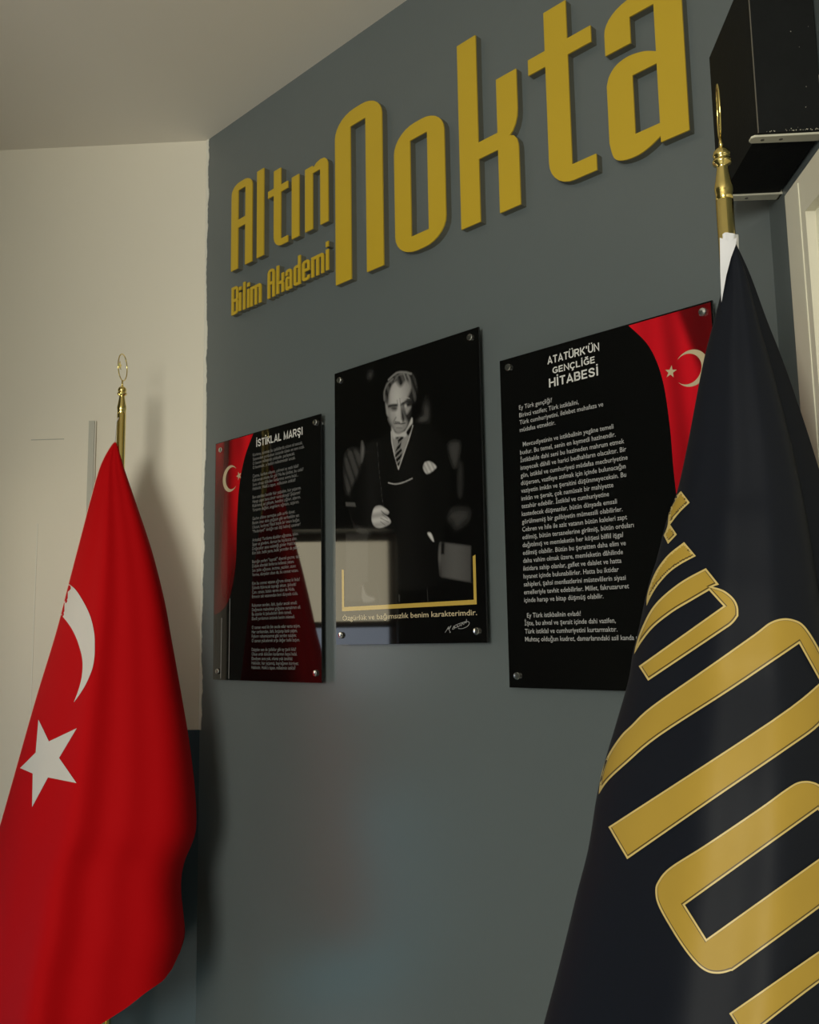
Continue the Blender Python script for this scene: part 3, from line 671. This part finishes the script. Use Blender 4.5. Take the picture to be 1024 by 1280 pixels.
for i, s in enumerate(ls): body.append((s, 5.6 if i == 0 else 4.8 - i * .01, 49.7 - i * (49.7 - 17.3) / 20))
body += [('Ey Türk istikbalinin evladı!', 5.2, 14.15), ('İşte, bu ahval ve şerait içinde dahi vazifen,', 4.5, 12.6), ('Türk istiklal ve cumhuriyetini kurtarmaktır.', 4.5, 10.95), ('Muhtaç olduğun kudret, damarlarındaki asil kanda mevcuttur.', 4.5, 9.35)]
_v, _ = text_shape(ls[2]); TS = 25.2 / (max(p[0] for p in _v) - min(p[0] for p in _v)) / 1.36
mb = MB()
for s, x, z in body: put_text(mb, s, x, z, YF, 1.36, xs=TS, bold=.008)
tag(mb.build('body_text', ['print_text'], b3), kind='stuff')

# ------------------------------------------------------------------ flag poles
def flagpole(x, y, ztop, label, ring_rot):
    e = empty('flagpole', (x, y, 0), 0, label, 'flagpole', 'brass flagpoles')
    zb = ztop - .178                    # top of the plain tube
    mb = MB(); mb.lathe([(.0125, .04), (.0125, zb), (.011, zb + .002)], 32); mb.build('pole', ['brass'], e, smooth=True)
    mb = MB(); mb.lathe([(.15, 0), (.15, .012), (.13, .022), (.05, .032), (.022, .045), (.018, .075), (.0125, .08)], 40); mb.build('base', ['brass'], e, smooth=True)
    P = [(.0105, 0), (.0125, .003), (.0118, .008), (.0128, .014), (.0132, .020), (.0115, .028), (.0095, .040), (.0080, .050), (.0075, .054), (.0128, .057), (.0138, .060), (.0128, .063), (.0085, .0645), (.0118, .067), (.0124, .071), (.0105, .077), (.0065, .081), (.003, .083)]
    mb = MB(); mb.lathe([(r, zb + h) for r, h in P], 32); mb.lathe([(.0032, zb + .080), (.0022, zb + .100)], 12); mb.build('finial', ['brass'], e, smooth=True)
    c = Vector((0, 0, zb + .139)); d = Vector((math.cos(ring_rot), math.sin(ring_rot), 0)); nd = Vector((-d.y, d.x, 0))
    mb = MB(); mb.tube([c + d * .032 * math.cos(t) + Vector((0, 0, .039 * math.sin(t))) for t in np.linspace(0, 2 * math.pi, 48, endpoint=False)], .0016, 8, True); mb.build('ring', ['brass'], e, smooth=True)
    st = MB(); pts = []
    for k in range(10): t = math.pi / 2 + math.pi * k / 5; r = .013 if k % 2 == 0 else .0052; pts.append(c - d * .02 + d * r * math.cos(t) + Vector((0, 0, r * math.sin(t))))
    st.add([p - nd * .001 for p in pts] + [p + nd * .001 for p in pts], [tuple(range(10)), tuple(range(19, 9, -1))] + [(i, (i + 1) % 10, (i + 1) % 10 + 10, i + 10) for i in range(10)]); st.build('star', ['brass'], e)
    return e
LP = aty(151, 555, 2.6); RP = aty(906.5, 262, 1.32)
pl_ = flagpole(LP.x, 2.6, 2.339, 'brass flagpole with oval ring top holding the red flag', math.radians(80) + .13)
pr_ = flagpole(RP.x, 1.32, 2.303, 'brass flagpole with oval ring top beside the black box', math.radians(80) - .05)

# ------------------------------------------------------------------ draped flags
class Drape:
    """cone of cloth hanging from a pole: left and right silhouettes and a depth profile"""
    def __init__(s, Lp, Rp, ybase, bulge, folds, tilt=0):
        s.L = Lp; s.R = Rp; s.yb = ybase; s.bulge = bulge; s.folds = folds; s.tilt = tilt
    def lr(s, y): return np.interp(y, [p[1] for p in s.L], [p[0] for p in s.L]), np.interp(y, [p[1] for p in s.R], [p[0] for p in s.R])
    def pt(s, px, py, lift=0.0):
        l, r = s.lr(py); w = max(r - l, .5); u = max(-1, min(1, 2 * (px - l) / w - 1))
        W_ = w / FPX * s.yb
        d = s.bulge * W_ * math.sqrt(max(0, 1 - u * u)) ** .9
        for (uc, us, amp) in s.folds: d += amp * W_ * math.exp(-((u - uc) / us) ** 2) * (1 - u * u) ** .5
        y = s.yb - d - s.tilt * W_ * (u + 1) / 2 - lift
        return aty(px, py, y)
def sheet(D, loops, step, lift, keep=None, cls=None):
    v, F, c = cdt(loops, step, keep); V = [D.pt(p[0], p[1], lift) for p in v]; fc = []
    for t in F:
        a, b, d = v[t]
        if (b[0] - a[0]) * (d[1] - a[1]) - (b[1] - a[1]) * (d[0] - a[0]) > 0: t = t[::-1]
        fc.append(tuple(int(i) for i in t))
    return V, fc, (cls(c) if cls else None)
def cloth(name, D, label, cat, origin, mk, ytop, hem, rows=90, cols=64, step=None):
    """front sheet between silhouettes from ytop to hem(u), continued round the back"""
    e = empty(name, origin, 0, label, cat)
    V = []; F = []
    us = np.sin(np.linspace(-math.pi / 2, math.pi / 2, cols))
    for j in range(rows):
        for i, u in enumerate(us):
            yh = hem(u); py = ytop + (yh - ytop) * (j / (rows - 1)); l, r = D.lr(py)
            V.append(D.pt(l + (r - l) * (u + 1) / 2, py) - origin)
    nb = cols - 2
    for j in range(rows):
        for i in range(nb):
            u = us[-2 - i]; yh = hem(u) - 12; py = ytop + (yh - ytop) * (j / (rows - 1)); l, r = D.lr(py); wv = (r - l) / FPX * D.yb
            py2 = py; x = l + (r - l) * (u + 1) / 2
            yd = D.yb - D.tilt * wv * (u + 1) / 2 + D.bulge * .55 * wv * math.sqrt(max(0, 1 - u * u))
            q0 = aty(x, py2, D.yb); V.append(Vector((q0.x + (yd - D.yb) * 0.0, yd, q0.z)) - origin)
    def idx(j, k):
        k %= cols + nb
        return j * cols + k if k < cols else rows * cols + j * nb + (k - cols)
    for j in range(rows - 1):
        for k in range(cols + nb):
            F.append((idx(j, k), idx(j + 1, k), idx(j + 1, k + 1), idx(j, k + 1)))
    mesh_obj('cloth', V, F, mk, e, smooth=True)
    return e

# red flag
RL = [(144, 552), (138, 558), (125, 583), (112, 628), (105, 655), (86, 728), (70, 790), (45, 872), (20, 960), (0, 1031), (-25, 1120), (-50, 1210), (-66, 1290), (-74, 1360)]
RR = [(145, 552), (152, 574), (156, 588), (172, 635), (190, 690), (205, 750), (214, 800), (228, 880), (236, 930), (242.5, 985), (244.5, 1030), (240.5, 1052), (229, 1080), (225, 1110), (228.5, 1150), (230, 1170), (226, 1200), (222, 1230), (219, 1360)]
RL = catmull(RL, 5); RR = catmull(RR, 5)
DR = Drape(RL, RR, 2.583, .42, [(-.28, .20, .07), (.10, .16, -.02), (-.72, .16, .015), (.5, .25, -.04)], 0)
HEMR = [(-66, 1345), (0, 1335), (60, 1312), (105, 1292), (130, 1278), (158, 1260), (182, 1241), (204, 1226), (216, 1210), (224, 1192), (230, 1170)]
def hem_r(u):
    # solve for the row where this strand meets the hem
    lo, hi = 1100, 1340
    for _ in range(22):
        mid = (lo + hi) / 2; l, r = DR.lr(mid); x = l + (r - l) * (u + 1) / 2
        if mid < np.interp(x, [p[0] for p in HEMR], [p[1] for p in HEMR]): lo = mid
        else: hi = mid
    return lo
O = Vector((LP.x, 2.6, 0.5))
fr = cloth('national_flag', DR, 'red flag with white crescent and star draped on left brass pole', 'flag', O, 'red_cloth', 553, hem_r)
def overlay(name, D, outline, mk, parent, origin, lift=.0015, step=4.0):
    V, F, _ = sheet(D, [outline], step, lift); return mesh_obj(name, [v - origin for v in V], F, mk, parent, smooth=True)
z1 = lambda L: [(x / 3.2, 420 + y / 3.2) for x, y in L]
z2 = lambda L: [(x / 2.668, 800 + y / 2.667) for x, y in L]
cres = catmull(z1([(275, 992), (305, 1018), (340, 1075), (364, 1130), (377, 1190), (379, 1240)]) + z2([(315, 55), (308, 95), (290, 140), (268, 178), (246, 208)]), 5) + catmull(z2([(246, 208), (262, 165), (273, 120), (275, 70), (265, 20)]) + z1([(326, 1275), (308, 1215), (280, 1160), (240, 1110)]), 5) 
overlay('crescent', DR, cres, 'white_cloth', fr, O)
star = z2([(128, 265), (163, 338), (256, 294), (197, 393), (255, 477), (160, 458), (107, 557), (109, 445), (67, 427), (119, 375)])
overlay('star', DR, star, 'white_cloth', fr, O)
# pale stitched hem along the left edge and the sleeve cord by the pole
mb = MB(); mb.tube([DR.pt(x + .4, y, .001) - O for x, y in RL if y < 1340], .0011, 6); mb.build('edge_hem', ['hem_cloth'], fr, smooth=True)
a_ = aty(145.5, 527, 2.584); b_ = aty(143.5, 556, 2.584)
mb = MB(); mb.tube([aty(148.5, 522, 2.586) - O, a_ - O, b_ - O], .0022, 6); mb.build('cord', ['white_cloth'], fr, smooth=True)

# navy flag
NL = [(917, 301), (913, 312), (905, 352), (893, 400), (880, 450), (868, 512), (859, 560), (847, 614), (838, 637), (832, 656), (828, 672), (820, 703), (812, 728), (805, 757), (798, 790), (791, 818), (786, 850), (771, 903), (757, 950), (746.5, 994), (736, 1060), (722, 1115), (710, 1165), (695, 1225), (679, 1285), (665, 1345), (655, 1400)]
NR = [(918, 301), (922, 312), (935, 350), (951, 410), (964, 455), (976, 500), (991, 560), (1005, 625), (1016, 690), (1025, 750), (1037, 830), (1046, 900), (1053, 980), (1058, 1060), (1060, 1200), (1060, 1400)]
NL = catmull(NL, 5); NR = catmull(NR, 5)
DN = Drape(NL, NR, 1.30, .30, [(-.12, .30, .045), (.45, .22, .03)], .45)
O2 = Vector((RP.x, 1.32, 0.5))
fn = cloth('navy_flag', DN, 'dark navy flag with gold lettering draped on the right brass pole', 'flag', O2, 'navy_cloth', 302, lambda u: 1390)
c3 = lambda L: [(680 + x / 2.977, 560 + y / 2.977) for x, y in L]
c4 = lambda L: [(680 + x / 2.977, 900 + y / 2.977) for x, y in L]
def smooth_corners(pts, n=5):
    """catmull through the points but keep sharp turns sharp"""
    L = len(pts); sharp = []
    for i in range(L):
        a = Vector(pts[i]) - Vector(pts[i - 1]); b = Vector(pts[(i + 1) % L]) - Vector(pts[i])
        sharp.append(abs(a.angle_signed(b, 0)) > math.radians(38))
    s = [i for i in range(L) if sharp[i]]; out = []
    if not s: return catmull(pts, n, True)
    for k, i in enumerate(s):
        j = s[(k + 1) % len(s)]; run = [pts[i]]; q = i
        while True:
            q = (q + 1) % L; run.append(pts[q])
            if q == j: break
        out += catmull(run, n if len(run) > 2 else 1)[:-1]
    return out
def inset(poly, d, sh=(0, 0)):
    A = sum(poly[i - 1][0] * poly[i][1] - poly[i][0] * poly[i - 1][1] for i in range(len(poly))); s = 1 if A > 0 else -1
    out = []; L = len(poly)
    for i in range(L):
        a = Vector(poly[i]) - Vector(poly[i - 1]); b = Vector(poly[(i + 1) % L]) - Vector(poly[i]); a.normalize(); b.normalize()
        n1 = Vector((-a.y, a.x)) * s; n2 = Vector((-b.y, b.x)) * s; n = n1 + n2
        if n.length < .2: n = n1
        n.normalize(); k = d / max(.45, n.dot(n1)); p = Vector(poly[i]) + n * k; out.append((p.x + sh[0], p.y + sh[1]))
    P = np.array(out); dd = seg_dist(P, poly)
    return [o for o, q, ins in zip(out, dd, inside(P, poly)) if ins and q > d * .72]
def gold_letter(loops, label, size_small=False):
    loops = [smooth_corners(l) for l in loops]
    # keep only what lies on the cloth between its silhouettes
    lim = [(x + .3, y) for x, y in NL] + [(x - .6, y) for x, y in NR[::-1]]
    o1 = [inset(loops[0], 2.4)] + [inset([p for p in l[::-1]], -2.4) for l in loops[1:]]
    def hole_off(l, d, sh=(0, 0)):
        out = []; A = sum(l[i - 1][0] * l[i][1] - l[i][0] * l[i - 1][1] for i in range(len(l))); s = 1 if A > 0 else -1; L = len(l)
        for i in range(L):
            a = (Vector(l[i]) - Vector(l[i - 1])).normalized(); b = (Vector(l[(i + 1) % L]) - Vector(l[i])).normalized()
            n1 = Vector((a.y, -a.x)) * s; n2 = Vector((b.y, -b.x)) * s; n = (n1 + n2).normalized(); k = d / max(.45, n.dot(n1)); out.append((l[i][0] + n.x * k + sh[0], l[i][1] + n.y * k + sh[1]))
        return out
    o1 = [inset(loops[0], 2.4)] + [hole_off(l, 2.4) for l in loops[1:]]
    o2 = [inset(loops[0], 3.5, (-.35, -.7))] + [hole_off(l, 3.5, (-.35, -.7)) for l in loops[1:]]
    def keep(c):
        k = inside(c, loops[0]) & inside(c, lim)
        for h in loops[1:]: k &= ~inside(c, h)
        return k
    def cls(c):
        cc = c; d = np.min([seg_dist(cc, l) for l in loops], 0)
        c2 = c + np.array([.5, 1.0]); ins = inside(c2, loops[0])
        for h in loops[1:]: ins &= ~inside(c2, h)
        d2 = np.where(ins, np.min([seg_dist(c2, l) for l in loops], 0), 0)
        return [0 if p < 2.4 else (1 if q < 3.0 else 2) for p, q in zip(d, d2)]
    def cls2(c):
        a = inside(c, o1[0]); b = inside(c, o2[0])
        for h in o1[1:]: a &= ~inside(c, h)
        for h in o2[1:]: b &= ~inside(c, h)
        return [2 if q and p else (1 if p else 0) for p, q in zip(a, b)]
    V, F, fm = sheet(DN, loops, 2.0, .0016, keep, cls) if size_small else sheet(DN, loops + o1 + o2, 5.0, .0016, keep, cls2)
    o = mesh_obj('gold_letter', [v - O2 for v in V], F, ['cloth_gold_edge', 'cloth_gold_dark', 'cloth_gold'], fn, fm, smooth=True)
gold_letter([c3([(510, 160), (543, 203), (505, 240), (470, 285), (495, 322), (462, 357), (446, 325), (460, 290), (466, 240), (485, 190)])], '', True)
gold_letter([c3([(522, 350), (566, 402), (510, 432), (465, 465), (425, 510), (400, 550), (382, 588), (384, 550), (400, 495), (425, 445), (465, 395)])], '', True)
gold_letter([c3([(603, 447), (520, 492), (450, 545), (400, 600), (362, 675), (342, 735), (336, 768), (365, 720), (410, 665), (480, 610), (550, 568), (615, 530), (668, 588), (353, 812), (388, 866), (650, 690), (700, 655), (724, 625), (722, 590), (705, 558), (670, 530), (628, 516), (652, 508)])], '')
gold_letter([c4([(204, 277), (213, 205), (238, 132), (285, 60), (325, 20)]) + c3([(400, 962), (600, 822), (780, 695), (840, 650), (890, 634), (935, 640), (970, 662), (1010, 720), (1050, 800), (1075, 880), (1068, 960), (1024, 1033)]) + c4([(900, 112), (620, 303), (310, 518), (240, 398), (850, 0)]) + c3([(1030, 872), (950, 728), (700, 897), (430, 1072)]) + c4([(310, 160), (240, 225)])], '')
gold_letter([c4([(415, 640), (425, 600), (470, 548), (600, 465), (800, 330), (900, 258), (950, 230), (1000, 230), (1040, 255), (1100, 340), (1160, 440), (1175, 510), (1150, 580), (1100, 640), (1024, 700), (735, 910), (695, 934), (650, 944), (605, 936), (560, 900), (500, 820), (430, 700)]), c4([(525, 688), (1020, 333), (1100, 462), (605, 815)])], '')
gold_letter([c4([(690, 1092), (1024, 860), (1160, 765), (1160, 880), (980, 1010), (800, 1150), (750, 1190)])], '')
# white satin sleeve of the navy flag round the pole
mb = MB(); sl = []
rows = 24
V = []; F = []
for j in range(rows):
    t = j / (rows - 1); z = aty(900, 297 + 82 * t, 1.32).z - O2.z
    for k in range(13):
        a = math.radians(-128 + (150 - 60 * t) * k / 12); r = .0150 + .0012 * math.sin(k * 1.6 + j * .3)
        V.append((r * math.cos(a), r * math.sin(a), z + (.0012 * math.sin(k * .9) if j == 0 else 0)))
for j in range(rows - 1):
    for k in range(12): a = j * 13 + k; F.append((a, a + 13, a + 14, a + 1))
mesh_obj('sleeve', V, F, 'satin', fn, smooth=True)
V = [aty(900, 297, 1.30), aty(912, 302, 1.296), aty(921, 297, 1.30), aty(920, 306, 1.292), aty(914, 322, 1.288), aty(908, 345, 1.288), aty(902, 378, 1.29), aty(900.5, 340, 1.297)]
mesh_obj('sleeve_fold', [v - O2 for v in V], [(0, 7, 1), (1, 7, 4), (7, 5, 4), (7, 6, 5), (1, 4, 3), (1, 3, 2)], 'satin', fn, smooth=True)

# ------------------------------------------------------------------ black box on brackets
bx = empty('wall_speaker', (XR, 1.52, 2.24), 0, 'black box shaped cabinet high up on cream brackets, top right corner', 'speaker')
x0 = .449 - XR; ya = 1.331 - 1.52; yb_ = 1.552 - 1.52; zb_ = 2.234 - 2.24; zt_ = 2.500 - 2.24
mb = MB(); mb.box((x0, ya, zb_), (-.0045, yb_, zt_)); mb.build('cabinet', ['black_box'], bx)
mb = MB(); mb.box((x0 - .0004, ya - .0004, zb_), (x0 + .001, ya + .001, zt_)); mb.build('corner_edge', ['black_edge'], bx)
mb = MB()
for i in range(40):
    x = random.uniform(x0 + .045, -.01) if i % 3 else random.uniform(x0 + .01, -.01); y = ya - .0002; z = zb_ + abs(random.gauss(0, .0012)) + .0012
    if i % 7 == 0: z = random.uniform(zb_, zt_)
    r = random.uniform(.0002, .0006); mb.box((x - r, y - .0003, z - r), (x + r, y + .0003, z + r))
tag(mb.build('dust_specks', ['dust'], bx), kind='stuff')
def bracket(xa, y, label):
    e = empty('shelf_bracket', (XR, y, zb_ + 2.24), 0, label, 'bracket', 'cream metal brackets under the black box')
    L = XR - xa
    loop = roundpoly([(-L, -1, .6, .6), (-L, 1, .6, .6), (0, 1), (0, -1)], 5)
    mb = MB(); n = 6
    out = [(-L, -.008), (-L, .008), (0, .010), (0, -.010)]
    pts = [(-L + .004, -.009), (-L, -.005), (-L, .005), (-L + .004, .009), (0, .010), (0, -.010)]
    k = len(pts); top = [(x, yy, -.0002) for x, yy in pts]; bot = [(x, yy, -.0034) for x, yy in pts]
    mb.add(top + bot, [tuple(range(k))[::-1], tuple(range(k, 2 * k))] + [(i, (i + 1) % k, (i + 1) % k + k, i + k) for i in range(k)]); mb.build('arm', ['bracket_paint'], e)
    mb = MB(); mb.box((-.0034, -.010, -.0034), (-.0004, .010, .09)); mb.build('wall_plate', ['bracket_paint'], e)
    for x in (-L + .018, -L + .045):
        h = MB(); h.lathe([(.0028, -.0040), (.0028, -.0030)], 12, (x, 0, 0)); h.build('screw_hole', ['bracket_hole'], e)
bracket(aty(938, 178, 1.345).x, 1.345, 'nearer cream metal bracket under the front edge of the black box')
bracket(aty(902, 236, 1.52).x, 1.535, 'farther cream metal bracket behind, lower in view beside brass finial')
